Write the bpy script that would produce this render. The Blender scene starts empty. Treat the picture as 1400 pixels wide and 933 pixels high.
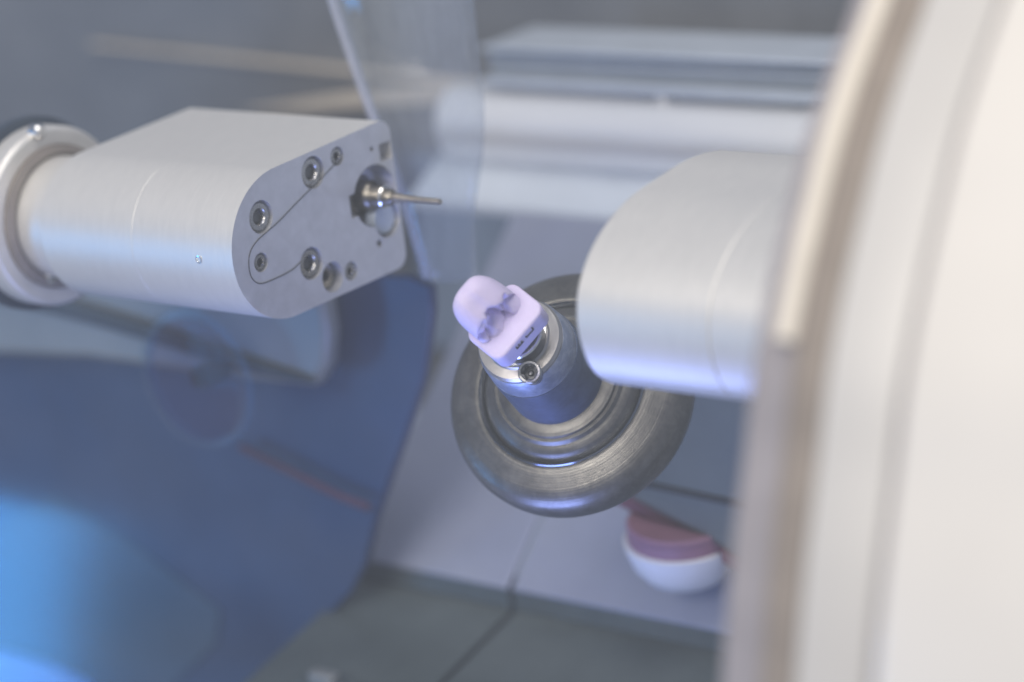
import bpy, bmesh, math, random
from mathutils import Vector, Matrix, noise
random.seed(7)
sc = bpy.context.scene
COL = sc.collection
MM = 0.001

# ------------------------------------------------------------------ camera
PSI, PIT, ROL = math.radians(40), math.radians(17.8), math.radians(7)
LENS, DIST = 94.0, 0.55
FPX = LENS / 36 * 1400
_R0 = Vector((math.cos(PSI), math.sin(PSI), 0))
_Fh = Vector((-math.sin(PSI), math.cos(PSI), 0))
FWD = _Fh * math.cos(PIT) - Vector((0, 0, 1)) * math.sin(PIT)
_U0 = _Fh * math.sin(PIT) + Vector((0, 0, 1)) * math.cos(PIT)
RGT = _R0 * math.cos(ROL) - _U0 * math.sin(ROL)
UPV = _R0 * math.sin(ROL) + _U0 * math.cos(ROL)
# things lean anticlockwise in the picture: the camera itself is rolled clockwise
RGT = _R0 * math.cos(ROL) - _U0 * math.sin(ROL)
UPV = _U0 * math.cos(ROL) + _R0 * math.sin(ROL)
CAM = -FWD * DIST
cam = bpy.data.cameras.new('camera')
camo = bpy.data.objects.new('camera', cam)
COL.objects.link(camo)
camo.matrix_world = Matrix(((RGT.x, UPV.x, -FWD.x, CAM.x), (RGT.y, UPV.y, -FWD.y, CAM.y),
                            (RGT.z, UPV.z, -FWD.z, CAM.z), (0, 0, 0, 1)))
cam.lens = LENS; cam.sensor_width = 36; cam.clip_start = 0.01; cam.clip_end = 20
cam.dof.use_dof = True; cam.dof.focus_distance = 0.550; cam.dof.aperture_fstop = 7.0
sc.camera = camo

# ------------------------------------------------------------------ world, exposure
w = bpy.data.worlds.new('World'); sc.world = w; w.use_nodes = True
bg = w.node_tree.nodes['Background']
bg.inputs[0].default_value = (0.58, 0.66, 0.86, 1); bg.inputs[1].default_value = 0.44
sc.view_settings.view_transform = 'Standard'; sc.view_settings.look = 'None'
sc.view_settings.exposure = 0; sc.view_settings.gamma = 1
sc.cycles.use_denoising = True
sc.cycles.max_bounces = 7; sc.cycles.transparent_max_bounces = 16

def lamp(name, loc, target, size, power, color, sy=None):
    l = bpy.data.lights.new(name, 'AREA'); l.energy = power; l.color = color
    l.shape = 'RECTANGLE'; l.size = size; l.size_y = sy or size
    o = bpy.data.objects.new(name, l); COL.objects.link(o)
    o.location = loc
    o.rotation_euler = (Vector(target) - Vector(loc)).to_track_quat('-Z', 'Y').to_euler()
    return o
# the room's window light falls in from the front left; a blue work lamp sits low in the chamber
lamp('window_light', (0.10, -0.90, 0.62), (0, 0, 0), 0.55, 10.5, (1.0, 0.93, 0.83))
lamp('room_light', (0.42, -0.16, 1.0), (0.0, 0.05, 0), 0.6, 7.0, (1.0, 0.95, 0.88))

# ------------------------------------------------------------------ pixel helpers
def ray(px, py):
    return (FWD + RGT * ((px - 700) / FPX) - UPV * ((py - 466.5) / FPX))
def at(px, py, depth):
    return CAM + ray(px, py) * depth
def on(px, py, p0, n):
    d = ray(px, py); n = Vector(n)
    return CAM + d * ((Vector(p0) - CAM).dot(n) / d.dot(n))
def cam_vec(x, y, z):                       # x right, y up, z towards the viewer
    return (RGT * x + UPV * y - FWD * z).normalized()
def depth_of(p): return (Vector(p) - CAM).dot(FWD)
X, Y, Z = Vector((1, 0, 0)), Vector((0, 1, 0)), Vector((0, 0, 1))
CAX = cam_vec(-.35, .36, .866)                      # axis of the chuck

BLUE = lamp('blue_work_lamp', at(540, 1130, 0.545), at(620, 400, 0.57), 0.06, 0.085, (0.28, 0.38, 1.0))
lamp('blue_screen_glow', (-0.79, -0.74, -0.16), (-0.02, -0.117, 0.0), 0.17, 1.9, (0.07, 0.40, 1.0), 0.40)  # added lamp out of view; its reflection in the pane makes the blue glow
BLUE.data.spread = math.radians(140)

# ------------------------------------------------------------------ materials
def mat(name, base, metal=0.0, rough=0.5, var=0.12, scale=120.0, bump=0.0, bscale=900.0, stretch=None,
        sss=0.0, coat=0.0, rings=0.0, rvar=0.08, spec=0.5, dirt=None, dirt_amt=0.5, dirt_scale=60):
    m = bpy.data.materials.new(name); m.use_nodes = True
    nt = m.node_tree; N = nt.nodes; L = nt.links
    b = N['Principled BSDF']
    tc = N.new('ShaderNodeTexCoord'); mp = N.new('ShaderNodeMapping')
    L.new(tc.outputs['Object'], mp.inputs[0])
    if stretch: mp.inputs['Scale'].default_value = stretch
    n1 = N.new('ShaderNodeTexNoise'); n1.inputs['Scale'].default_value = scale
    n1.inputs['Detail'].default_value = 6; n1.inputs['Roughness'].default_value = 0.6
    L.new(mp.outputs[0], n1.inputs['Vector'])
    r = N.new('ShaderNodeValToRGB'); r.color_ramp.elements[0].position = 0.3; r.color_ramp.elements[1].position = 0.7
    r.color_ramp.elements[0].color = (*[c * (1 - var) for c in base], 1)
    r.color_ramp.elements[1].color = (*[min(1, c * (1 + var)) for c in base], 1)
    L.new(n1.outputs['Fac'], r.inputs[0])
    out = r.outputs[0]
    if dirt:
        n3 = N.new('ShaderNodeTexNoise'); n3.inputs['Scale'].default_value = dirt_scale
        n3.inputs['Detail'].default_value = 8; n3.inputs['Roughness'].default_value = 0.7
        n3.inputs['Distortion'].default_value = 0.6
        L.new(mp.outputs[0], n3.inputs['Vector'])
        mr = N.new('ShaderNodeMapRange'); mr.inputs[1].default_value = 0.45; mr.inputs[2].default_value = 0.7
        mr.inputs[3].default_value = 0; mr.inputs[4].default_value = dirt_amt
        L.new(n3.outputs['Fac'], mr.inputs[0])
        mx = N.new('ShaderNodeMix'); mx.data_type = 'RGBA'
        L.new(mr.outputs[0], mx.inputs[0]); L.new(out, mx.inputs[6]); mx.inputs[7].default_value = (*dirt, 1)
        out = mx.outputs[2]
    L.new(out, b.inputs['Base Color'])
    mr2 = N.new('ShaderNodeMapRange'); mr2.inputs[3].default_value = max(0.02, rough - rvar); mr2.inputs[4].default_value = rough + rvar
    L.new(n1.outputs['Fac'], mr2.inputs[0]); L.new(mr2.outputs[0], b.inputs['Roughness'])
    b.inputs['Metallic'].default_value = metal
    b.inputs['Specular IOR Level'].default_value = spec
    if sss:
        b.inputs['Subsurface Weight'].default_value = sss
        b.inputs['Subsurface Radius'].default_value = (1.0, 0.7, 0.9); b.inputs['Subsurface Scale'].default_value = 0.0012
    if coat: b.inputs['Coat Weight'].default_value = coat
    if bump:
        n2 = N.new('ShaderNodeTexNoise'); n2.inputs['Scale'].default_value = bscale; n2.inputs['Detail'].default_value = 3
        L.new(mp.outputs[0], n2.inputs['Vector'])
        bp = N.new('ShaderNodeBump'); bp.inputs['Strength'].default_value = bump; bp.inputs['Distance'].default_value = 0.0002
        L.new(n2.outputs['Fac'], bp.inputs['Height']); L.new(bp.outputs[0], b.inputs['Normal'])
    if rings:                               # concentric turning marks round the chuck's axis
        dp = N.new('ShaderNodeVectorMath'); dp.operation = 'DOT_PRODUCT'; dp.inputs[1].default_value = CAX
        L.new(tc.outputs['Object'], dp.inputs[0])
        pr = N.new('ShaderNodeVectorMath'); pr.operation = 'SCALE'; pr.inputs[0].default_value = CAX
        L.new(dp.outputs['Value'], pr.inputs['Scale'])
        sb = N.new('ShaderNodeVectorMath'); sb.operation = 'SUBTRACT'
        L.new(tc.outputs['Object'], sb.inputs[0]); L.new(pr.outputs[0], sb.inputs[1])
        ln = N.new('ShaderNodeVectorMath'); ln.operation = 'LENGTH'; L.new(sb.outputs[0], ln.inputs[0])
        rn = N.new('ShaderNodeTexNoise'); rn.noise_dimensions = '1D'; rn.inputs['Scale'].default_value = 2600; rn.inputs['Detail'].default_value = 4
        L.new(ln.outputs['Value'], rn.inputs['W'])
        b2 = N.new('ShaderNodeBump'); b2.inputs['Strength'].default_value = rings; b2.inputs['Distance'].default_value = 0.0002
        L.new(rn.outputs['Fac'], b2.inputs['Height'])
        if bump: L.new(bp.outputs[0], b2.inputs['Normal'])
        L.new(b2.outputs[0], b.inputs['Normal'])
    return m

def clear(name, tint, refl=0.04, rough=0.02, veil=0.0, veil_col=(0.8, 0.85, 0.9), ior=1.5):
    m = bpy.data.materials.new(name); m.use_nodes = True
    nt = m.node_tree; N = nt.nodes; L = nt.links
    N.remove(N['Principled BSDF'])
    tr = N.new('ShaderNodeBsdfTransparent'); tr.inputs[0].default_value = (*tint, 1)
    gl = N.new('ShaderNodeBsdfGlossy'); gl.inputs['Roughness'].default_value = rough
    df = N.new('ShaderNodeBsdfDiffuse'); df.inputs[0].default_value = (*veil_col, 1)
    lw = N.new('ShaderNodeLayerWeight'); lw.inputs[0].default_value = 0.5
    pw = N.new('ShaderNodeMath'); pw.operation = 'POWER'; pw.inputs[1].default_value = 5; L.new(lw.outputs['Facing'], pw.inputs[0])
    fr = N.new('ShaderNodeMath'); fr.operation = 'MULTIPLY_ADD'; fr.inputs[1].default_value = 1 - refl; fr.inputs[2].default_value = refl
    L.new(pw.outputs[0], fr.inputs[0])
    m1 = N.new('ShaderNodeMixShader'); L.new(fr.outputs[0], m1.inputs[0]); L.new(tr.outputs[0], m1.inputs[1]); L.new(gl.outputs[0], m1.inputs[2])
    m2 = N.new('ShaderNodeMixShader'); L.new(m1.outputs[0], m2.inputs[1]); L.new(df.outputs[0], m2.inputs[2])
    no = N.new('ShaderNodeTexNoise'); no.inputs['Scale'].default_value = 14; no.inputs['Detail'].default_value = 5
    mr = N.new('ShaderNodeMapRange'); mr.inputs[3].default_value = veil * 0.5; mr.inputs[4].default_value = veil * 1.5
    L.new(no.outputs['Fac'], mr.inputs[0]); L.new(mr.outputs[0], m2.inputs[0])
    L.new(m2.outputs[0], N['Material Output'].inputs['Surface'])
    return m

M = {}
M['alu'] = mat('satin_aluminium', (0.76, 0.73, 0.68), metal=0.5, rough=0.47, var=0.035, scale=220, bump=0.05, bscale=700, stretch=(7, 1, 1), rvar=0.05,
               dirt=(0.64, 0.625, 0.60), dirt_amt=0.14, dirt_scale=60)
M['alu_face'] = mat('turned_aluminium_face', (0.60, 0.60, 0.62), metal=0.6, rough=0.40, var=0.08, scale=260, bump=0.1, bscale=2200,  # darker than the sleeves: the end face's shade is put into the colour
                    dirt=(0.46, 0.46, 0.48), dirt_amt=0.4, dirt_scale=140)
M['steel'] = mat('screw_steel', (0.42, 0.41, 0.40), metal=1.0, rough=0.28, var=0.15, scale=700)
M['bright'] = mat('bright_steel', (0.75, 0.74, 0.72), metal=1.0, rough=0.18, var=0.05, scale=500)
M['dark_steel'] = mat('dark_steel', (0.10, 0.10, 0.105), metal=0.9, rough=0.35, var=0.2, scale=500)
M['bore'] = mat('dark_bore', (0.035, 0.033, 0.03), metal=0.4, rough=0.5, var=0.2)
M['brass'] = mat('collet_bronze_steel', (0.24, 0.22, 0.185), metal=1.0, rough=0.36, var=0.12, scale=600)
M['bur'] = mat('carbide_bur', (0.42, 0.38, 0.33), metal=0.9, rough=0.36, var=0.2, scale=1500, bump=0.5, bscale=6000)
M['faceplate'] = mat('worn_grey_steel', (0.125, 0.12, 0.112), metal=0.75, rough=0.36, var=0.18, scale=180, rings=0.22, bump=0.08, bscale=1500,
                     dirt=(0.20, 0.19, 0.17), dirt_amt=0.7, dirt_scale=420)
M['boss'] = mat('blued_steel', (0.09, 0.125, 0.21), metal=0.6, rough=0.38, var=0.15, scale=220, bump=0.15, bscale=1600,
                dirt=(0.18, 0.23, 0.34), dirt_amt=0.35, dirt_scale=170)
M['polish'] = mat('polished_groove', (0.22, 0.24, 0.28), metal=1.0, rough=0.16, var=0.1, scale=300)
M['taper'] = mat('speckled_blue_grey_steel', (0.24, 0.28, 0.38), metal=0.6, rough=0.42, var=0.15, scale=500, bump=0.2, bscale=1800,
                 dirt=(0.5, 0.53, 0.6), dirt_amt=0.5, dirt_scale=500)
M['collar'] = mat('clamp_collar_steel', (0.42, 0.40, 0.385), rings=0.12, metal=0.85, rough=0.36, var=0.08, scale=400, bump=0.1)
M['ceramic'] = mat('lavender_ceramic', (0.67, 0.585, 0.80), rough=0.5, var=0.03, scale=400, bump=0.30, bscale=1800, sss=0.12, spec=0.35)
M['ink'] = mat('black_ink', (0.02, 0.018, 0.02), rough=0.6)
M['chrome'] = mat('ground_chrome_rod', (0.90, 0.90, 0.90), metal=0.5, rough=0.36, var=0.03, scale=200, stretch=(0.2, 3, 3))
M['beam'] = mat('grey_painted_beam', (0.32, 0.345, 0.37), metal=0.3, rough=0.4, var=0.06, scale=80)
M['pale'] = mat('pale_plate', (0.48, 0.53, 0.60), metal=0.25, rough=0.45, var=0.06, scale=60)
M['ledge'] = mat('pale_ledge_paint', (0.60, 0.65, 0.72), metal=0.1, rough=0.45, var=0.05, scale=50)
M['dark_wall'] = mat('dark_chamber_wall', (0.155, 0.163, 0.175), metal=0.2, rough=0.5, var=0.1, scale=40)
M['rear'] = mat('blue_grey_panel', (0.26, 0.33, 0.45), metal=0.2, rough=0.45, var=0.08, scale=40)
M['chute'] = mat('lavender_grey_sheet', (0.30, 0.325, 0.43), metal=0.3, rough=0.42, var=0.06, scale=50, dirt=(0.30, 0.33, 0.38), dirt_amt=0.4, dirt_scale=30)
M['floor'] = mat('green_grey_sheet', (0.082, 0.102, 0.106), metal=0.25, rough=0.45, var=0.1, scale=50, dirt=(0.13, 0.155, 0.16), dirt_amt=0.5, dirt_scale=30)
M['box'] = mat('green_grey_housing', (0.15, 0.155, 0.125), metal=0.2, rough=0.5, var=0.1, scale=60)
M['navy'] = mat('navy_guard', (0.014, 0.036, 0.105), rough=0.42, var=0.15, scale=25, dirt=(0.018, 0.055, 0.150), dirt_amt=0.6, dirt_scale=12)
M['arm'] = mat('grey_carriage', (0.23, 0.245, 0.25), metal=0.3, rough=0.45, var=0.08, scale=50)
M['seam'] = mat('dark_blue_rubber', (0.03, 0.05, 0.08), rough=0.6)
M['rubber'] = mat('brown_rubber', (0.22, 0.19, 0.165), rough=0.6, var=0.12)
M['cream'] = mat('cream_enamel', (0.57, 0.545, 0.51), rough=0.35, var=0.02, scale=30, coat=0.2)
M['lgrey'] = mat('light_grey_enamel', (0.43, 0.42, 0.41), rough=0.4, var=0.025, scale=30)
M['seal'] = mat('mauve_grey_seal', (0.25, 0.235, 0.25), rough=0.5, var=0.08)
M['trim'] = mat('cream_trim', (0.55, 0.51, 0.45), rough=0.35, var=0.03)
M['white'] = mat('white_plastic', (0.78, 0.80, 0.84), rough=0.35, var=0.02)
M['mauve'] = mat('mauve_gasket', (0.30, 0.15, 0.21), rough=0.5, var=0.08)
M['red'] = mat('dull_red_rubber', (0.17, 0.045, 0.065), rough=0.5, var=0.1)
M['beige'] = mat('beige_strip', (0.50, 0.44, 0.36), rough=0.5, var=0.06)
M['pane'] = clear('window_acrylic', (0.97, 0.975, 0.985), rough=0.12, veil=0.020)
M['guard'] = clear('clear_guard', (0.92, 0.94, 0.96), veil=0.13, veil_col=(0.55, 0.60, 0.66))
M['bead'] = clear('clear_bead', (0.9, 0.92, 0.97), refl=0.08, rough=0.2, veil=0.35, veil_col=(0.62, 0.64, 0.74))
M['smoke'] = clear('smoked_plastic', (0.84, 0.82, 0.9), refl=0.004, veil=0.05, veil_col=(0.10, 0.08, 0.16))
M['smoke_rim'] = clear('clear_rim', (0.82, 0.9, 0.95), refl=0.06, rough=0.25, veil=0.02, veil_col=(0.35, 0.5, 0.7))
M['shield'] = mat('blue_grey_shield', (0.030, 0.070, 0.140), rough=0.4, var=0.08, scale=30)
M['hose'] = mat('dark_red_hose', (0.06, 0.028, 0.065), rough=0.5, var=0.1)
M['blue'] = mat('blue_plastic', (0.10, 0.22, 0.62), rough=0.3, var=0.05)

# ------------------------------------------------------------------ mesh helpers
def tag(o, label, cat=None, group=None, kind=None):
    o['label'] = label
    if cat: o['category'] = cat
    if group: o['group'] = group
    if kind: o['kind'] = kind
    return o
def thing(name, loc, label, cat, group=None):
    o = bpy.data.objects.new(name, None); COL.objects.link(o); o.location = loc
    o.empty_display_size = 0.005
    return tag(o, label, cat, group)
def world_loc(o):
    p = Vector((0, 0, 0))
    while o: p = p + o.location; o = o.parent
    return p
def link(name, bm, material, parent=None, smooth=35, bevel=0, origin=None, seg=2):
    """bm holds world coordinates; the object keeps its own origin and parent"""
    me = bpy.data.meshes.new(name)
    bmesh.ops.remove_doubles(bm, verts=bm.verts, dist=1e-7)
    bmesh.ops.recalc_face_normals(bm, faces=bm.faces)
    if origin is None:
        c = Vector((0, 0, 0))
        for v in bm.verts: c += v.co
        origin = c / max(1, len(bm.verts))
    bmesh.ops.translate(bm, vec=-Vector(origin), verts=bm.verts)
    bm.to_mesh(me); bm.free()
    for p in me.polygons: p.use_smooth = True
    me.set_sharp_from_angle(angle=math.radians(smooth))
    me.materials.append(material)
    o = bpy.data.objects.new(name, me); COL.objects.link(o)
    if parent:
        o.parent = parent
        o.location = Vector(origin) - world_loc(parent)
    else: o.location = origin
    if bevel:
        b = o.modifiers.new('bevel', 'BEVEL'); b.width = bevel; b.segments = seg; b.limit_method = 'ANGLE'; b.angle_limit = math.radians(40)
    return o
def frame(o, ax):
    """matrix with local z along ax"""
    z = Vector(ax).normalized()
    h = Z if abs(z.dot(Z)) < 0.95 else X
    x = h.cross(z).normalized(); y = z.cross(x)
    return Matrix(((x.x, y.x, z.x, o[0]), (x.y, y.y, z.y, o[1]), (x.z, y.z, z.z, o[2]), (0, 0, 0, 1)))
def lathe(prof, mtx, n=64, bm=None, closed=False):
    """prof: list of (r, z); ends at r=0 are capped"""
    bm = bm or bmesh.new(); rings = []
    for r, z in prof:
        if r < 1e-9: rings.append([bm.verts.new(mtx @ Vector((0, 0, z)))])
        else: rings.append([bm.verts.new(mtx @ Vector((r * math.cos(2 * math.pi * k / n), r * math.sin(2 * math.pi * k / n), z))) for k in range(n)])
    pairs = list(zip(rings, rings[1:]))
    if closed: pairs.append((rings[-1], rings[0]))
    for a, b in pairs:
        if len(a) == 1 and len(b) == 1: continue
        for k in range(n):
            k2 = (k + 1) % n
            if len(a) == 1: bm.faces.new((a[0], b[k2], b[k]))
            elif len(b) == 1: bm.faces.new((a[k], a[k2], b[0]))
            else: bm.faces.new((a[k], a[k2], b[k2], b[k]))
    return bm
def prism(pts, vec, bm=None):
    """closed polygon (world points) swept by vec"""
    bm = bm or bmesh.new(); vec = Vector(vec)
    a = [bm.verts.new(p) for p in pts]; b = [bm.verts.new(Vector(p) + vec) for p in pts]
    bm.faces.new(a); bm.faces.new(b[::-1])
    for k in range(len(a)):
        j = (k + 1) % len(a); bm.faces.new((a[k], b[k], b[j], a[j]))
    return bm
def box(c, ex, ey, ez, bm=None):
    """centre and three half-extent vectors"""
    c, ex, ey, ez = map(Vector, (c, ex, ey, ez))
    return prism([c - ex - ey - ez, c + ex - ey - ez, c + ex + ey - ez, c - ex + ey - ez], ez * 2, bm)
def tube(pts, r, n=16, bm=None, cap=True):
    bm = bm or bmesh.new(); pts = [Vector(p) for p in pts]; rings = []
    for i, p in enumerate(pts):
        t = (pts[min(i + 1, len(pts) - 1)] - pts[max(i - 1, 0)])
        m = frame(p, t); rr = r[i] if isinstance(r, (list, tuple)) else r
        rings.append([bm.verts.new(m @ Vector((rr * math.cos(2 * math.pi * k / n), rr * math.sin(2 * math.pi * k / n), 0))) for k in range(n)])
    for a, b in zip(rings, rings[1:]):
        for k in range(n): bm.faces.new((a[k], a[(k + 1) % n], b[(k + 1) % n], b[k]))
    if cap: bm.faces.new(rings[0][::-1]); bm.faces.new(rings[-1])
    return bm
def smooth_line(pts, n=40):
    """Catmull-Rom through points of any dimension"""
    P = [Vector(p) for p in pts]; P = [P[0] * 2 - P[1]] + P + [P[-1] * 2 - P[-2]]
    out = []; m = len(P) - 3
    for i in range(n + 1):
        u = i / n * m; k = min(int(u), m - 1); t = u - k
        a, b, c, d = P[k:k + 4]
        out.append(0.5 * ((2 * b) + (c - a) * t + (2 * a - 5 * b + 4 * c - d) * t * t + (3 * b - a - 3 * c + d) * t ** 3))
    return out
def carve(o, cutters):
    """cut real recesses; the cutters are removed again"""
    tmp = []
    for bm in cutters:
        bmesh.ops.recalc_face_normals(bm, faces=bm.faces)
        me = bpy.data.meshes.new('cut'); bm.to_mesh(me); bm.free()
        c = bpy.data.objects.new('cut', me); COL.objects.link(c); tmp.append(c)
        md = o.modifiers.new('cut', 'BOOLEAN'); md.object = c; md.operation = 'DIFFERENCE'; md.solver = 'EXACT'
    bpy.context.view_layer.update()
    dg = bpy.context.evaluated_depsgraph_get()
    me = bpy.data.meshes.new_from_object(o.evaluated_get(dg))
    o.modifiers.clear(); old = o.data; o.data = me; bpy.data.meshes.remove(old)
    for c in tmp:
        d = c.data; bpy.data.objects.remove(c); bpy.data.meshes.remove(d)
    for p in me.polygons: p.use_smooth = True
    me.set_sharp_from_angle(angle=math.radians(30))

# ================================================================== the chamber
WALL_P = at(880, 180, 0.735)                       # on the guide rod's axis
YR = WALL_P.y
YB = YR + 0.045                                     # back wall
def onY(px, py, y): return on(px, py, (0, y, 0), Y)
def prismY(pxs, y, th, bm=None):                    # outline on a plane across the depth axis, thickness away from the viewer
    return prism([onY(px, py, y) for px, py in pxs], (0, th, 0), bm)

bm = prismY([(-420, -420), (1500, -420), (1500, 560), (-420, 560)], YB, 0.004)
BW = tag(link('back_wall', bm, M['dark_wall'], bevel=0), 'dark blue grey rear wall of the milling chamber', kind='structure')

bm = prismY([(520, 205), (1300, 290), (1300, 520), (520, 470)], YB - .002, .0015)
link('panel', bm, M['rear'], BW)['label'] = 'blue grey sheet panel low on the rear wall'
# guide rod, beam and ledge run along x
def xbar(pxl, pxr, rowpx, y, prof):
    """prof (dy,dz) closed outline swept along x between two picture columns on plane y; rowpx is a pixel on its axis"""
    c = onY(*rowpx, y); xl = onY(pxl, rowpx[1], y).x; xr = onY(pxr, rowpx[1], y).x
    return prism([Vector((xl, y + a, c.z + b)) for a, b in prof], (xr - xl, 0, 0)), Vector((xl, y, c.z)), Vector((xr, y, c.z))

t = thing('guide_rod', onY(640, 160, YR), 'thick polished chrome guide rod running across the rear of the chamber', 'rod')
_, a, b = xbar(628, 1330, (880, 183), YR, [(0, 0), (0, 1e-3), (1e-3, 0)]); _.free()
R_ = 0.0112
link('shaft', lathe([(0, 0), (R_ - .0008, 0), (R_, .0008), (R_, (b - a).length - .0008), (R_ - .0008, (b - a).length), (0, (b - a).length)], frame(a, X), 64), M['chrome'], t)
cb = onY(903, 132, YR - 0.004)
link('bolt', lathe([(0, 0), (.0019, 0), (.0021, .0004), (.0021, .0022), (.0015, .0030), (0, .0031)], frame((cb.x, YR - .003, a.z + R_ * .93), (0, -.3, 1)), 20), M['bright'], t)

t = thing('guide_beam', onY(680, 80, YR), 'grey ribbed crossbeam above the chrome rod', 'beam')
zt, zb = onY(880, 66, YR).z, onY(880, 122, YR).z
h = zt - zb; xl, xr = onY(672, 60, YR).x, onY(1330, 100, YR).x
def xprism(prof, xa=None, xb=None):
    xa = xl if xa is None else xa; xb = xr if xb is None else xb
    return prism([Vector((xa, p, q)) for p, q in prof], (xb - xa, 0, 0))
link('web', xprism([(YR - .002, zb + h * .22), (YR + .02, zb + h * .22), (YR + .02, zt - h * .12), (YR - .002, zt - h * .12)]), M['beam'], t, bevel=.0005)
link('top_lip', xprism([(YR - .006, zt - h * .12), (YR + .02, zt - h * .12), (YR + .02, zt), (YR - .006, zt)]), M['pale'], t, bevel=.0006)
link('bottom_lip', xprism([(YR - .007, zb), (YR + .02, zb), (YR + .02, zb + h * .22), (YR - .007, zb + h * .22)]), M['pale'], t, bevel=.0006)
link('middle_rib', xprism([(YR - .0035, zb + h * .52), (YR - .002, zb + h * .52), (YR - .002, zb + h * .60), (YR - .0035, zb + h * .60)]), M['pale'], t, bevel=.0003)

# upper dark cover, and a reflected beige streak built as plates, at the left of the rear wall
yC = YB - .012
bm = prismY([(-420, -420), (462, -420), (470, -20), (500, 130), (548, 240), (548, 420), (-420, 420)], yC, .006)
tag(link('wall_cover', bm, M['dark_wall'], bevel=.001), 'large dark grey cover sheet fixed to the rear wall behind the milling head', 'cover sheet')
pts = [(150, 62), (420, 84), (690, 118), (690, 132), (560, 122), (430, 150), (340, 140)]
bm = prismY([(330, 152), (470, 130), (580, 118), (690, 116), (700, 150), (620, 142), (520, 146), (420, 152)], yC - .008, .004)
tag(link('beige_plate', bm, M['beige'], bevel=.0005), 'beige plate beside the end of the chrome rod', 'plate')

# inclined sheets and floor
AL = math.radians(40)
dirI = (Y * math.cos(AL) + Z * math.sin(AL)); nI = X.cross(dirI).normalized()
P_I = at(700, 806, 0.672)
def onI(px, py): return on(px, py, P_I, nI)
yI = P_I.y; zI = P_I.z
def incline_panel(px_l, px_r, name_label=None):
    """sheet between two picture columns measured on its front edge"""
    xa = on(px_l, 806 + (px_l - 700) * .24, P_I, nI).x; xb = on(px_r, 806 + (px_r - 700) * .24, P_I, nI).x
    p = Vector((xa, yI, zI)); q = Vector((xb, yI, zI)); ln = (onI(740, 292).y - yI) / math.cos(AL)
    return prism([p, q, q + dirI * ln, p + dirI * ln], -nI * .0015 if nI.z > 0 else nI * .0015)
fl = bpy.data.objects.new('floor', None); COL.objects.link(fl); fl.location = (0, yI, zI - .01)
fl['kind'] = 'structure'
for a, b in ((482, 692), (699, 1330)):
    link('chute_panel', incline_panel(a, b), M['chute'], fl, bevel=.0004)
la, lb = onY(740, 222, YR - .004), onI(740, 288)
lz = lb.z - la.z
bm = prism([Vector((onY(615, 240, YR).x, la.y, la.z)), Vector((onY(615, 240, YR).x, lb.y, lb.z)), Vector((onY(615, 240, YR).x, lb.y, lb.z - .003)), Vector((onY(615, 240, YR).x, la.y + .012, la.z - .003)), Vector((onY(615, 240, YR).x, la.y + .012, la.z))], (.30, 0, 0))
tag(link('rear_ledge', bm, M['ledge'], bevel=.0008), 'pale metal ledge just under the chrome guide rod', 'ledge')

# lip under the front edge and flatter floor in front of it
A2 = math.radians(12)
dirF = -(Y * math.cos(A2) + Z * math.sin(A2))
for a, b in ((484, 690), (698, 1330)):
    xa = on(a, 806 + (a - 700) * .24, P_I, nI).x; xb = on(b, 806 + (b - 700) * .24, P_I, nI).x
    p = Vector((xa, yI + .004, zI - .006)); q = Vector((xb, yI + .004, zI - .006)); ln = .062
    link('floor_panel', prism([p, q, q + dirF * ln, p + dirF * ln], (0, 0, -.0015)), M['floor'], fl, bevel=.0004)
pb = Vector((on(520, 763, P_I, nI).x, yI + .03, zI - .0125)); 
for a, b in ((484, 690), (698, 1330)):
    xa = on(a, 806 + (a - 700) * .24, P_I, nI).x; xb = on(b, 806 + (b - 700) * .24, P_I, nI).x
    link('front_lip', prism([Vector((xa, yI + .0012, zI - .0010)), Vector((xb, yI + .0012, zI - .0010)), Vector((xb, yI + .0012, zI - .0062)), Vector((xa, yI + .0012, zI - .0062))], (0, .001, 0)), M['floor'], fl)
link('subfloor', prism([pb, pb + X * .4, pb + X * .4 + dirF * .10, pb + dirF * .10], (0, 0, -.003)), M['dark_wall'], fl)
# front sill with a small bright end block
ps = on(450, 918, Vector((0, yI, zI - .006)) + dirF * .062, dirF.cross(X))
t = thing('front_sill', ps, 'dark front sill bar with a small bright stop at the floor edge', 'sill')
link('bar', box(ps + Vector((.15, -.004, -.004)), X * .155, Y * .004, Z * .004), M['floor'], t, bevel=.001)
pe = ps + Vector((.004, -.006, .0015))
link('stop', box(pe, X * .004, Y * .002, Z * .0018), M['arm'], t, bevel=.0008)

# green grey box behind the chuck on the right
yX = at(900, 690, .628).y
t = thing('pump_box', onI(930, 700), 'green grey box low in the chamber behind the round chuck', 'box')
link('case', prismY([(800, 470), (1200, 545), (1200, 860), (985, 752), (930, 722), (845, 676), (800, 640)], yX, .012), M['box'], t, bevel=.002)
link('lid_gap', prismY([(850, 652), (1200, 727), (1200, 736), (850, 660)], yX - .0006, .0016), M['bore'], t)
rs_ = [onY(px, py, yX + .004) for px, py in ((840, 673), (880, 693), (930, 721), (985, 752), (1100, 812))]
link('red_seal', tube(rs_, .0024, 12), M['red'], t)

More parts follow.
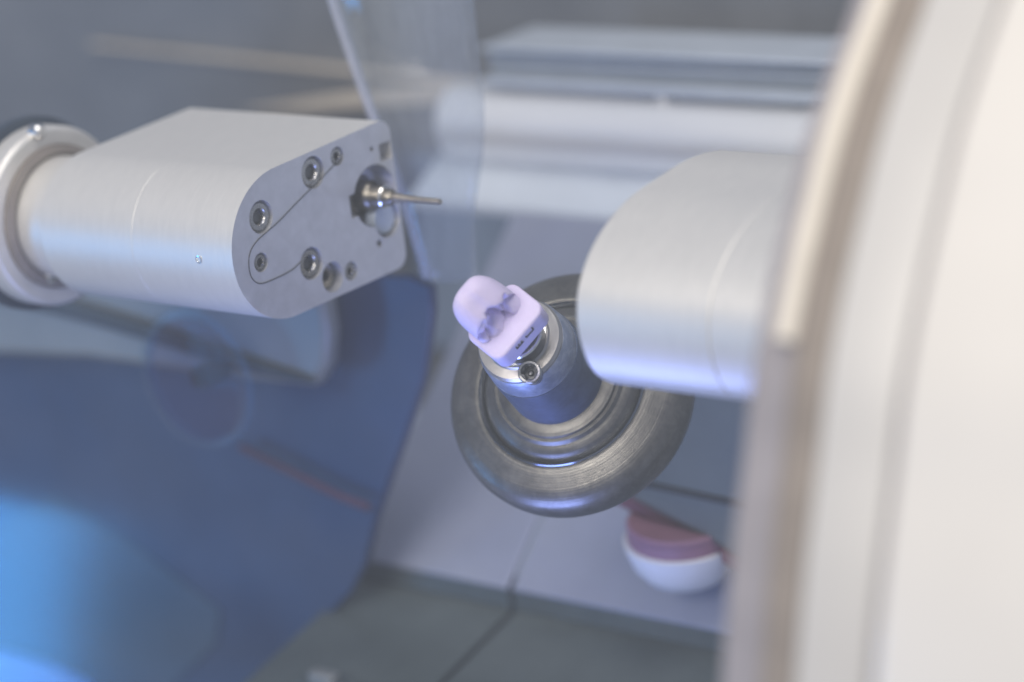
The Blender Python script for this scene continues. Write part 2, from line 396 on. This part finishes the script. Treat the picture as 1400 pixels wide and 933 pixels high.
# white drain cap with red gasket
pc = onI(952, 770)
nU = nI if nI.z > 0 else -nI
t = thing('drain_cup', pc, 'round white drain cup with a mauve band half hidden under the green grey box', 'cup')
cc = at(934, 732, depth_of(pc) - .014)
mtx = frame(cc, Z + (CAM - cc).normalized() * .12) @ Matrix.Scale(.84, 4)
link('bowl', lathe([(0, -.0150), (.0070, -.0145), (.0118, -.0118), (.0150, -.0075), (.0168, -.0020), (.0170, 0), (.0160, .0004), (0, .0004)], mtx, 64), M['white'], t, smooth=50)
link('band', lathe([(.0150, .0003), (.0158, .0003), (.0160, .0012), (.0156, .0036), (.0150, .0040)], mtx, 64, closed=True), M['mauve'], t)
link('rim', lathe([(.0140, .0036), (.0156, .0038), (.0158, .0052), (.0150, .0062), (.0120, .0056), (0, .0054), (0, .0036)], mtx, 64), M['mauve'], t)

# navy sheet, left: a dark window reflection built as a panel
PG = at(500, 700, 0.676); YG = PG.y
bm = prismY([(-420, 380), (430, 372), (560, 378), (588, 392), (590, 430), (578, 520), (545, 620), (512, 715), (499, 772), (480, 810), (448, 845), (395, 900), (320, 970), (220, 1040), (-420, 1250)], YG, .003)
tag(link('splash_guard', bm, M['navy'], bevel=.0008), 'dark navy rounded splash guard sheet below the milling head', 'guard')
bm = prismY([(120, 60), (430, 90), (760, 124), (760, 133), (560, 110), (430, 97), (120, 64)], yC - .006, .003)
tag(link('beige_strip', bm, M['beige'], bevel=.0005), 'thin tapering beige strip along the rear wall above the milling head', 'strip')  # warm streak of a window reflection, built as a strip
# flat wedge whose lighter blue paints a lamp glow reflected in the window
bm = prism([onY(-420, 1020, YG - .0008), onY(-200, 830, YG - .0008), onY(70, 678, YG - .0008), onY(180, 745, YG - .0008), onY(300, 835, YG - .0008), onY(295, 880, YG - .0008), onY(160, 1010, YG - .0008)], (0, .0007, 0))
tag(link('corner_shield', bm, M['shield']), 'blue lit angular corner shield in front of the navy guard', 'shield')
# carriage plate carrying the milling head
YA = YG - .012
t = thing('head_carriage', onY(60, 480, YA), 'grey carriage plate with a dark slanting seam under the milling head', 'carriage')
link('plate', prismY([(-420, 250), (330, 330), (438, 400), (448, 455), (446, 500), (432, 532), (330, 521), (210, 504), (120, 491), (40, 488), (-420, 470)], YA, .006), M['arm'], t, bevel=.002, seg=3)
s1 = [onY(px, py, YA - .0012) for px, py in ((-80, 383), (0, 399), (80, 417), (200, 452), (320, 492), (395, 514), (432, 522))]
link('seam', tube(smooth_line(s1, 30), [.0024 * (1 - (i / 30) ** 3) + .0003 for i in range(31)], 12), M['seam'], t)

# disc and rim built for a ring reflected in the window
pl = onY(268, 519, YA - .010)
t = thing('round_lens', pl, 'smoked round plastic lens disc on the grey carriage plate edge', 'lens')
rl = .0172
link('disc', lathe([(0, -.001), (rl - .0012, -.001), (rl - .0012, .001), (0, .0022)], frame(pl, -Y), 64), M['smoke'], t)
bm = lathe([(rl - .0011, -.0014), (rl + .0008, -.0014), (rl + .0008, .0010), (rl - .0011, .0016)], frame(pl, -Y), 64, closed=True)
link('rim', bm, M['smoke_rim'], t)
link('stud', lathe([(0, 0), (.003, 0), (.003, .0092), (0, .0092)], frame(pl + Y * .001, Y), 20), M['seam'], t)

# thin tube built for a red line reflected in the window
hp = [onY(px, py, YG - .004) for px, py in ((330, 612), (400, 646), (460, 676), (505, 694))]
tag(link('coolant_hose', tube(smooth_line(hp, 40), .0011, 12), M['hose']), 'thin dull red hose running over the edge of the navy guard', 'hose')

# curved clear ribbon above the bur, built for a pale window reflection
rib_l = [(440, -60), (455, 0), (478, 70), (503, 140), (530, 210), (558, 290), (585, 380)]
rib_r = [(640, -60), (648, 0), (655, 70), (662, 140), (660, 210), (648, 290), (650, 380)]
L_ = smooth_line([onY(a, b, YG - .004) for a, b in rib_l], 30); R2 = smooth_line([onY(a, b, YG + .006) for a, b in rib_r], 30)
bm = bmesh.new(); rows = []
for p, q in zip(L_, R2):
    rows.append([bm.verts.new(p + (q - p) * (k / 8) - Y * (.004 * math.sin(math.pi * k / 8))) for k in range(9)])
for a, b in zip(rows, rows[1:]):
    for k in range(8): bm.faces.new((a[k], a[k + 1], b[k + 1], b[k]))
t = thing('clear_curtain', L_[-1], 'clear curved plastic curtain strip hanging behind the bur', 'curtain')
o = link('sheet', bm, M['guard'], t); sd = o.modifiers.new('thick', 'SOLIDIFY'); sd.thickness = .0006
link('edge_bead', tube(L_, .0013, 12), M['bead'], t)

# ledge in the lower left corner, blue light put into its colour
pk = onY(30, 920, YG - .045)
t = thing('lamp_ledge', pk, 'bright blue lamp ledge in the near bottom corner of the chamber', 'lamp')
link('lens', prism([onY(px, py, YG - .045) for px, py in ((-160, 862), (-10, 899), (60, 918), (110, 945), (110, 1010), (-160, 1010))], (0, .006, 0)), M['blue'], t, bevel=.0015)

# ================================================================== milling head, left
C1 = at(391, 331, 0.570)
R1, L1 = .0165, .0374
def spindle_profile(R, L, rc=.0034):
    p = [Vector((R * math.cos(a), R * math.sin(a))) for a in [math.pi / 2 + math.pi * k / 40 for k in range(41)]]
    for k in range(9):
        a = -math.pi / 2 + math.pi / 2 * k / 8
        p.append(Vector((L - rc + rc * math.cos(a), -R + rc + rc * math.sin(a))))
    for k in range(9):
        a = math.pi / 2 * k / 8
        p.append(Vector((L - rc + rc * math.cos(a), R - rc + rc * math.sin(a))))
    return p
PR = [Vector((p.x, p.y + (.0013 * p.x / L1 if p.y > 0 and p.x > 0 else 0))) for p in spindle_profile(R1, L1)]   # the flat top rises a little to the rear
def sleeve(x0, x1, c=C1, prof=None, grow=0.0):
    return prism([Vector((c.x + x0, c.y + p.x * (1 + grow / R1), c.z + p.y * (1 + grow / R1))) for p in (prof or PR)], (x1 - x0, 0, 0))
ms = thing('milling_spindle', C1 - X * .03 - Z * R1, 'satin aluminium milling head with screwed end face and thin bur', 'milling head')
link('rear_sleeve', sleeve(-.0590, -.02995), M['alu'], ms, bevel=.0001)
link('front_sleeve', sleeve(-.0299, -.0079), M['alu'], ms)
cap = link('end_cap', sleeve(-.0079, 0), M['alu_face'], ms, origin=C1, bevel=0)
def fpt(px, py, dx=0.0): return on(px, py, C1, X) + X * dx
big = [(428, 236), (357, 297), (426, 360.5)]
small = [(461, 214), (357, 359), (480, 371)]
cut = []
def cyl(p, r, d, n=40):
    return lathe([(0, -d), (r, -d), (r, .002), (0, .002)], frame(p, X), n)
def local(bm):
    return bm
for p in big: cut.append(cyl(fpt(*p), .0036, .0022))
cut.append(cyl(fpt(455, 379), .0034, .0040))
for p in small: cut.append(cyl(fpt(*p), .0021, .0016, 28))
HC = fpt(513, 268)
cut.append(cyl(HC, .0070, .0050, 48))
cut.append(box(fpt(527, 207), X * .003, Y * .0020, Z * .0020))
cut.append(cyl(fpt(533, 301), .0024, .003, 24))
cut.append(box(fpt(486, 281), X * .002, Y * .0017, Z * .0026))
cut.append(cyl(HC + Vector((0, .0030, -.0062)), .0042, .0032, 36))
cut.append(cyl(fpt(519, 333), .0009, .003, 14)); cut.append(cyl(fpt(508, 204), .0006, .002, 12))
carve(cap, cut)
cap.data.materials.append(M['alu'])
for p_ in cap.data.polygons:
    r_ = Vector((0, p_.center.y, p_.center.z))
    if abs(p_.normal.x) < .5:
        inside = (p_.center.y < 0 and r_.length < R1 * .97) or (p_.center.y >= 0 and abs(p_.center.z) < R1 * .97 and p_.center.y < L1 * .97)
        if not inside: p_.material_index = 1
bv_ = cap.modifiers.new('bevel', 'BEVEL'); bv_.width = .00014; bv_.segments = 2; bv_.limit_method = 'ANGLE'; bv_.angle_limit = math.radians(60)
def screw(p, r, dep, parent, hexr, label=None, m='steel'):
    b = thing_p = link('screw', lathe([(0, -.006), (r, -.006), (r, -dep - .0004), (r * .93, -dep), (hexr * 1.25, -dep), (hexr * 1.1, -dep - .0003), (hexr, -dep - .0012), (0, -dep - .0014)], frame(p, X), 36), M[m], parent)
    s = link('socket', lathe([(hexr * .98, -dep - .0012), (hexr * .98, -dep - .0005), (hexr * .9, -dep - .0009), (hexr * .45, -dep - .0010), (0, -dep - .0008)], frame(p, X), 6), M['dark_steel'], b)
    return b
for p in big: screw(fpt(*p), .0031, .0006, ms, .0015)
for p in small: screw(fpt(*p), .0017, .0003, ms, .0008)
screw(fpt(455, 379), .0028, .0022, ms, .0010, m='brass')
# milled cover plate with its outline groove
plate = [(466, 216), (440, 243), (405, 278), (380, 304), (366, 316), (351, 330), (342, 345), (340, 362), (344, 380), (355, 388), (372, 383), (398, 370), (411, 358)]
gl = smooth_line([fpt(*p, .00004) for p in plate], 60)
gr = link('outline_groove', tube(gl, .00011, 8), M['bore'], ms)
# pocket walls around the collet
link('pocket_wall', lathe([(.0040, -.0030), (.0033, -.0009), (0, -.0007), (0, -.0030)], frame(HC + Vector((0, .0030, -.0062)), X), 36), M['pale'], ms)
col = link('collet', lathe([(0, -.006), (.0046, -.006), (.0046, -.0046), (.0034, -.0040), (.0034, -.0012), (.0029, -.0004), (.0025, .0002), (.0025, .0024), (.0022, .0030), (.0019, .0030), (.0019, .0046), (.0014, .0054), (0, .0054)], frame(HC, X), 40), M['brass'], ms)
link('ring', lathe([(.0023, .0027), (.0026, .0030), (.0023, .0034), (.0018, .0033), (.0018, .0028)], frame(HC, X), 40, closed=True), M['bright'], col)
# tiny set screw on the sleeve
d = ray(272, 355).normalized(); v = (CAM - C1); v.x = 0; dd = Vector((0, d.y, d.z))
bq = v.dot(dd); aq = dd.dot(dd); cq = v.dot(v) - R1 * R1
tq = (-bq - math.sqrt(max(0, bq * bq - aq * cq))) / aq
ph = CAM + d * tq; nh = Vector((0, ph.y - C1.y, ph.z - C1.z)).normalized()
link('set_screw', lathe([(0, -.0005), (.0009, -.0005), (.0009, .00012), (.00062, .00016), (.0005, -.0001), (0, -.0002)], frame(ph, nh), 18), M['bright'], ms)
# neck, gasket and mounting flange behind
CB = C1 - X * .059
link('neck', lathe([(0, 0), (.0140, 0), (.0140, .014), (0, .014)], frame(CB - X * .0135 + Y * .001, X), 64), M['alu'], ms)
fl2 = link('mounting_flange', lathe([(0, 0), (.0200, 0), (.0208, .001), (.0208, .006), (.0200, .007), (.0165, .007), (.0165, .0045), (0, .0045)], frame(CB - X * .0200 + Y * .001, X), 72), M['alu'], ms, bevel=.0003)
link('gasket', lathe([(.0141, .004), (.0166, .004), (.0166, .0078), (.0150, .0086), (.0141, .0080)], frame(CB - X * .0200 + Y * .001, X), 72, closed=True), M['rubber'], fl2)
link('backing_ring', lathe([(0, -.003), (.0226, -.003), (.0226, -.0002), (0, -.0002)], frame(CB - X * .0200 + Y * .001, X), 64), M['seam'], fl2)
link('support_post', box(CB + Vector((-.022, .015, -.012)), X * .010, Y * .012, Z * .008), M['arm'], ms, bevel=.001)
for px, py in ((50, 180), (66, 378)):
    p = on(px, py, CB - X * .0130, X)
    link('bolt', lathe([(0, -.001), (.0017, -.001), (.0017, .0012), (.0012, .0018), (0, .0018)], frame(p, X), 20), M['bright'], fl2)

# the bur it holds
b = thing('milling_bur', HC + X * .0054, 'thin straight milling bur held in the collet of the milling head', 'bur')
link('shank', lathe([(0, .004), (.00105, .004), (.00105, .0075), (.00082, .0090), (.00080, .0120), (0, .0120)], frame(HC, X), 24), M['bur'], b)
link('tip', lathe([(0, .0120), (.00074, .0120), (.00070, .0180), (.00062, .0188), (0, .0189)], frame(HC, X), 24), M['bur'], b)

# ================================================================== milling head, right
C2 = at(862, 410, 0.512)
out = [(1005, 214), (960, 209), (935, 219), (905, 238), (868, 263), (840, 290), (815, 325), (797, 365), (788, 405), (789, 450), (800, 490), (815, 513), (834, 524)]
pf = [on(px, py, C2, X) for px, py in out]
yz = [Vector((p.y, p.z)) for p in pf]
lo = yz[-1]; hi = yz[0]
yz = smooth_line(yz[1:], 44)
bulge = [Vector((lo.x + .004, lo.y - .0006)), Vector((lo.x + .009, lo.y - .0004))]
yz = yz + bulge + [Vector((yz[0].x + .006, lo.y + .001)), Vector((yz[0].x + .010, lo.y + .006)), Vector((yz[0].x + .0095, yz[0].y - .006)), Vector((yz[0].x + .006, yz[0].y - .001))]
t = thing('milling_spindle', Vector((C2.x + .03, C2.y, min(p.y for p in yz))), 'plain satin aluminium milling head half hidden behind the cream door frame', 'milling head')
def sl2(x0, x1): return prism([Vector((C2.x + x0, p.x, p.y)) for p in yz], (x1 - x0, 0, 0))
link('front_sleeve', sl2(0, .0300), M['alu'], t, bevel=.0004)
link('rear_sleeve', sl2(.03005, .0620), M['alu'], t)

# ================================================================== chuck and workpiece
U_ = cam_vec(.65, .76, -.053); U_ = (U_ - CAX * U_.dot(CAX)).normalized()
Q_ = CAX.cross(U_)
O_ = at(769, 526, 0.572)
CM = Matrix(((U_.x, Q_.x, CAX.x, O_.x), (U_.y, Q_.y, CAX.y, O_.y), (U_.z, Q_.z, CAX.z, O_.z), (0, 0, 0, 1)))
def C(u, q, h): return CM @ Vector((u, q, h))
ch = thing('workpiece_chuck', O_ - CAX * .012, 'round stepped grey steel chuck holding the ceramic block', 'chuck')
link('faceplate', lathe([(0, -.012), (.0240, -.012), (.0264, -.0104), (.0272, -.0085), (.0274, -.0062), (.0272, -.0042), (.0267, -.0025), (.0254, -.0011), (.0234, -.0003), (.0214, .0004), (.0198, .0010), (.0190, .0011), (.0183, .0006), (.0178, -.0002), (0, -.0008)], CM, 128), M['faceplate'], ch, smooth=45)
link('step_ring', lathe([(0, -.0010), (.0177, -.0010), (.0177, .0002), (.0168, .0016), (.0164, .0020), (.0148, .0026), (.0142, .0034), (0, .0034)], CM, 96), M['faceplate'], ch, smooth=25)
link('groove_ring', lathe([(.0176, -.0009), (.0192, -.0009), (.0191, .0009), (.0187, .0014), (.0181, .0010), (.0177, .0001)], CM, 96, closed=True), M['polish'], ch, smooth=60)
link('inner_ring', lathe([(.0104, .0032), (.0136, .0032), (.0133, .0040), (.0120, .0046), (.0104, .0047)], CM, 96, closed=True), M['faceplate'], ch, smooth=25)
link('boss', lathe([(0, .0030), (.0108, .0030), (.0107, .0060), (.0102, .0180), (.0101, .0192), (0, .0192)], CM, 96), M['boss'], ch, smooth=25)
link('taper_ring', lathe([(0, .0191), (.0099, .0191), (.0100, .0196), (.0096, .0246), (.0092, .0254), (0, .0254)], CM, 96), M['taper'], ch, smooth=25)
cl = link('clamp_collar', lathe([(.0060, .0252), (.0091, .0252), (.0092, .0262), (.0088, .0270), (.0069, .0273), (.0066, .0278), (.0062, .0279), (.0060, .0270)], CM, 96, closed=True), M['collar'], ch, smooth=25)
link('inner_lip', lathe([(.0058, .0274), (.0065, .0277), (.0064, .0284), (.0059, .0286), (.0055, .0281)], CM, 80, closed=True), M['bright'], cl)
# clamp screw
SP = on(725, 510, C(0, 0, .0290), CAX)
sax = (CAX * .9 + (SP - C(0, 0, .0290)).normalized() * .12 + (CAM - SP).normalized() * .5).normalized()
sm_ = frame(SP, sax)
sw = link('clamp_screw', lathe([(0, -.005), (.0017, -.005), (.0022, -.0025), (.00245, .0008), (.0022, .0013), (.0018, .0012), (.00165, .0006), (.00165, -.0012), (0, -.0012)], sm_, 48), M['steel'], ch, smooth=25)
bm = bmesh.new(); n = 48; a_, b_, c_ = [], [], []
for k in range(n):
    t_ = 2 * math.pi * k / n; rs = .00142 + .00016 * math.cos(6 * t_)
    a_.append(bm.verts.new(sm_ @ Vector((.00168 * math.cos(t_), .00168 * math.sin(t_), .00085))))
    b_.append(bm.verts.new(sm_ @ Vector((rs * math.cos(t_), rs * math.sin(t_), .00075))))
    c_.append(bm.verts.new(sm_ @ Vector((rs * math.cos(t_), rs * math.sin(t_), -.0011))))
for k in range(n):
    j = (k + 1) % n
    bm.faces.new((a_[k], a_[j], b_[j], b_[k])); bm.faces.new((b_[k], b_[j], c_[j], c_[k]))
link('star_socket', bm, M['dark_steel'], sw, smooth=25)
link('socket_floor', lathe([(0, -.0004), (.0004, -.0005), (.0007, -.0009), (.0016, -.00105), (.0016, -.0013), (0, -.0013)], sm_, 24), M['dark_steel'], sw)

# the workpiece: block, milled crown, mandrel
HF = .0400                                          # block face height above the faceplate
FC = on(689, 439, C(0, 0, HF), CAX)                # centre of the visible block face
uv = CM.inverted() @ FC
u0, q0 = uv.x, uv.y
WU, WQ, BT = .0146, .0104, .0064                    # block width, depth, remaining thickness
wp = thing('ceramic_block', C(u0, q0, HF - .018), 'lavender ceramic block with a half milled tooth crown held in the chuck', 'ceramic block')
def rrect(wu, wq, r, n=8):
    p = []
    for sx, sy, a0 in ((1, 1, 0), (-1, 1, 90), (-1, -1, 180), (1, -1, 270)):
        for k in range(n + 1):
            a = math.radians(a0 + 90 * k / n)
            p.append((sx * (wu / 2 - r) + r * math.cos(a), sy * (wq / 2 - r) + r * math.sin(a)))
    return p
bm = bmesh.new(); rings = []
for h_, k_ in ((-BT, -.0012), (-BT + .0010, -.0002), (-.0006, 0), (-.00018, -.00010), (0, -.0005)):
    rings.append([bm.verts.new(C(u0 + a, q0 + b_, HF + h_)) for a, b_ in rrect(WU + 2 * k_, WQ + 2 * k_, .0024 + k_)])
for a, b_ in zip(rings, rings[1:]):
    for k in range(len(a)): bm.faces.new((a[k], a[(k + 1) % len(a)], b_[(k + 1) % len(a)], b_[k]))
bm.faces.new(rings[0]); bm.faces.new(rings[-1])
blk = link('block', bm, M['ceramic'], wp, smooth=60)
# printed mark on the side face (two broken characters)
def stroke(u, h, wu, wh, bm):
    c = C(u0 + u, q0 - WQ / 2 - .00003, HF + h)
    return box(c, U_ * wu, Q_ * .00004, CAX * wh, bm)
bm = bmesh.new()
for u, h, a, b_ in ((-.0016, -.0023, .0010, .00016), (-.0025, -.0019, .00016, .00045), (-.0018, -.0018, .00014, .0004), (-.0010, -.0019, .00014, .0004),
                    (.0014, -.0022, .0011, .00016), (.0025, -.0017, .00016, .00060), (.0004, -.0019, .00014, .0003)):
    stroke(u, h, a, b_, bm)
link('printed_mark', bm, M['ink'], blk)
# crown
def crown():
    bm = bmesh.new(); NU, NS = 110, 110; V = []
    hu = .0059
    # cross-section in (f = towards the free front edge, h): front base -> chewing face -> ridge -> smooth flank -> back
    key = [(.0031, -.0006), (.0030, .0000), (.0026, .0012), (.0019, .0030), (.0018, .0046), (.0023, .0060), (.0026, .0068), (.0023, .0077), (.0008, .0092),
           (-.0012, .0109), (-.0032, .0113), (-.0046, .0101), (-.0050, .0074), (-.0044, .0042), (-.0034, .0015), (-.0030, -.0006)]
    S = smooth_line([Vector(k) for k in key], NS)
    for i in range(NU + 1):
        us = math.sin((-1 + 2 * i / NU) * math.pi / 2)
        k = max(0.0, 1 - abs(us) ** 2.8) ** (1 / 2.8)
        ks = .12 + .88 * k
        row = []
        for j, p in enumerate(S):
            f, h = p.x, p.y; tt = j / NS
            front = max(0.0, min(1.0, (.50 - tt) / .12))
            front = front * front * (3 - 2 * front)
            ridge = math.exp(-((tt - .41) / .055) ** 2)
            # two lobes divided by a waist, a winding central fissure and a few side fissures
            waist = -.0011 * math.exp(-((us - .10) / .20) ** 2) + .00035 * math.exp(-((us - .55) / .25) ** 2) + .0003 * math.exp(-((us + .45) / .28) ** 2)
            hm = .0034 + .0009 * math.sin(us * 3.6 + .5)
            fiss = -.0014 * math.exp(-((h - hm) / .0011) ** 2)
            side = 0
            for uc, sl, am in ((-.40, 90, .0010), (.12, -60, .0011), (.50, 70, .0010)):
                side -= am * math.exp(-((us - uc - (h - .0034) * sl) / .085) ** 2) * min(1, abs(h - hm) / .0012 + .4)
            grain = noise.noise(Vector((us * 4.2, h * 620, 3.1))) * .00042
            f2 = f * (.22 + .78 * k) + front * k * (waist + fiss + side + grain)
            f2 += ridge * k * (.00042 * math.sin(us * 5.2 + .9) - .0006 * math.exp(-((us - .05) / .16) ** 2) + .3 * grain)
            h2 = h if h < 0 else h * (ks + .03 * noise.noise(Vector((us * 2.2, tt * 2.0, 4.4)))) + ridge * k * (.0003 * math.cos(us * 6.0 + .4) + grain * .6)
            soft = noise.noise(Vector((us * 1.9, tt * 5.0, 9.0))) * .0003 * k
            u = hu * us * (1 - .03 * (h2 / .012)) - .0008 * (h2 / .012)
            row.append(bm.verts.new(C(u0 + u - .0003, q0 - (f2 + soft - .0002 * us) + .0019, HF + h2 + us * .0004 * (h2 / .01))))
        V.append(row)
    for a, b_ in zip(V, V[1:]):
        for k in range(NS): bm.faces.new((a[k], a[k + 1], b_[k + 1], b_[k]))
    bm.faces.new(V[0]); bm.faces.new(V[-1][::-1])
    return bm
link('crown', crown(), M['ceramic'], wp, smooth=80)
mc = CM @ Matrix.Translation((u0 * .8, q0 * .8, 0))
md = link('mandrel', lathe([(0, .0256), (.0046, .0256), (.0046, .0295), (.0052, .0300), (.0052, .0330), (0, .0330)], mc, 48), M['dark_steel'], wp)
link('flange', lathe([(.0040, HF - BT - .0012), (.0054, HF - BT - .0012), (.0056, HF - BT - .0008), (.0054, HF - BT - .0004), (.0040, HF - BT - .0002)], CM @ Matrix.Translation((u0, q0 * .98, 0)), 64, closed=True), M['bright'], md)
link('neck', lathe([(.0044, .0290), (.0050, .0290), (.0050, HF - BT), (.0044, HF - BT)], CM @ Matrix.Translation((u0, q0, 0)), 48, closed=True), M['dark_steel'], md)

# ================================================================== door: curved pane and frame
E5 = [(1430, -190), (1400, -90), (1375, 0), (1343, 90), (1312, 190), (1285, 300), (1262, 400), (1240, 520), (1225, 650), (1208, 790), (1195, 933), (1186, 1080)]
SF = .37 / .405                                     # section scale at the frame's distance
PA = at(1232, 600, 0.370); XA = PA.x
prof = smooth_line([Vector((.0045, .147)), Vector((-.0205, .131))] + [Vector((on(px, py, PA, X).y, on(px, py, PA, X).z)) for px, py in E5] + [Vector((-.1241, -.035)), Vector((-.1304, -.070)), Vector((-.1360, -.120))], 90)
nor = []
for i in range(len(prof)):
    tg = (prof[min(i + 1, len(prof) - 1)] - prof[max(i - 1, 0)]).normalized()
    n_ = Vector((tg.y, -tg.x)) ; n_ = n_ if n_.x < 0 else -n_          # outward = towards the front
    nor.append(n_)
def sweep(section, i0=0, i1=None, cap=True):
    """section: closed list of (x offset, normal offset) carried along the door profile"""
    bm = bmesh.new(); rings = []
    for p, n_ in list(zip(prof, nor))[i0:i1]:
        rings.append([bm.verts.new(Vector((XA + a * SF, p.x + n_.x * b_ * SF, p.y + n_.y * b_ * SF))) for a, b_ in section])
    m_ = len(section)
    for a, b_ in zip(rings, rings[1:]):
        for k in range(m_): bm.faces.new((a[k], a[(k + 1) % m_], b_[(k + 1) % m_], b_[k]))
    if cap: bm.faces.new(rings[0]); bm.faces.new(rings[-1][::-1])
    return bm
dr = thing('door_frame', Vector((XA, prof[-1].x, prof[-1].y)), 'curved cream and light grey door frame beside the chamber window', 'door frame')
link('outer_shell', sweep([(.0012, -.006), (.0012, .0015), (.0020, .0030), (.0040, .0036), (.0800, .0036), (.0800, -.006)]), M['cream'], dr)
link('shadow_gap', sweep([(-.0012, -.006), (-.0012, -.0012), (.0013, -.0012), (.0013, -.006)]), M['seal'], dr)
link('inner_frame', sweep([(-.0146, -.006), (-.0146, -.0010), (-.0138, -.0002), (-.0030, .0), (-.0016, -.0004), (-.0011, -.0014), (-.0011, -.006)]), M['lgrey'], dr)
link('gasket', sweep([(-.0212, -.008), (-.0212, -.0012), (-.0204, -.0007), (-.0147, -.0009), (-.0147, -.008)]), M['rubber'], dr)
i_end = min(range(len(prof)), key=lambda i: abs((prof[i] - Vector((on(1240, 515, PA, X).y, on(1240, 515, PA, X).z))).length))
link('seal', sweep([(-.0310, -.0095), (-.0310, -.0055), (-.0300, -.0045), (-.0213, -.0042), (-.0213, -.0095)]), M['seal'], dr)
link('trim_strip', sweep([(-.0262, -.0043), (-.0262, -.0022), (-.0254, -.0014), (-.0222, -.0014), (-.0214, -.0022), (-.0214, -.0043)], 0, i_end), M['trim'], dr)
pn = sweep([(-.420, -.0090), (-.420, -.0070), (-.0305, -.0070), (-.0305, -.0090)])
tag(link('window_pane', pn, M['pane'], smooth=60), 'clear curved acrylic window pane between the viewer and the milling chamber', 'window pane')
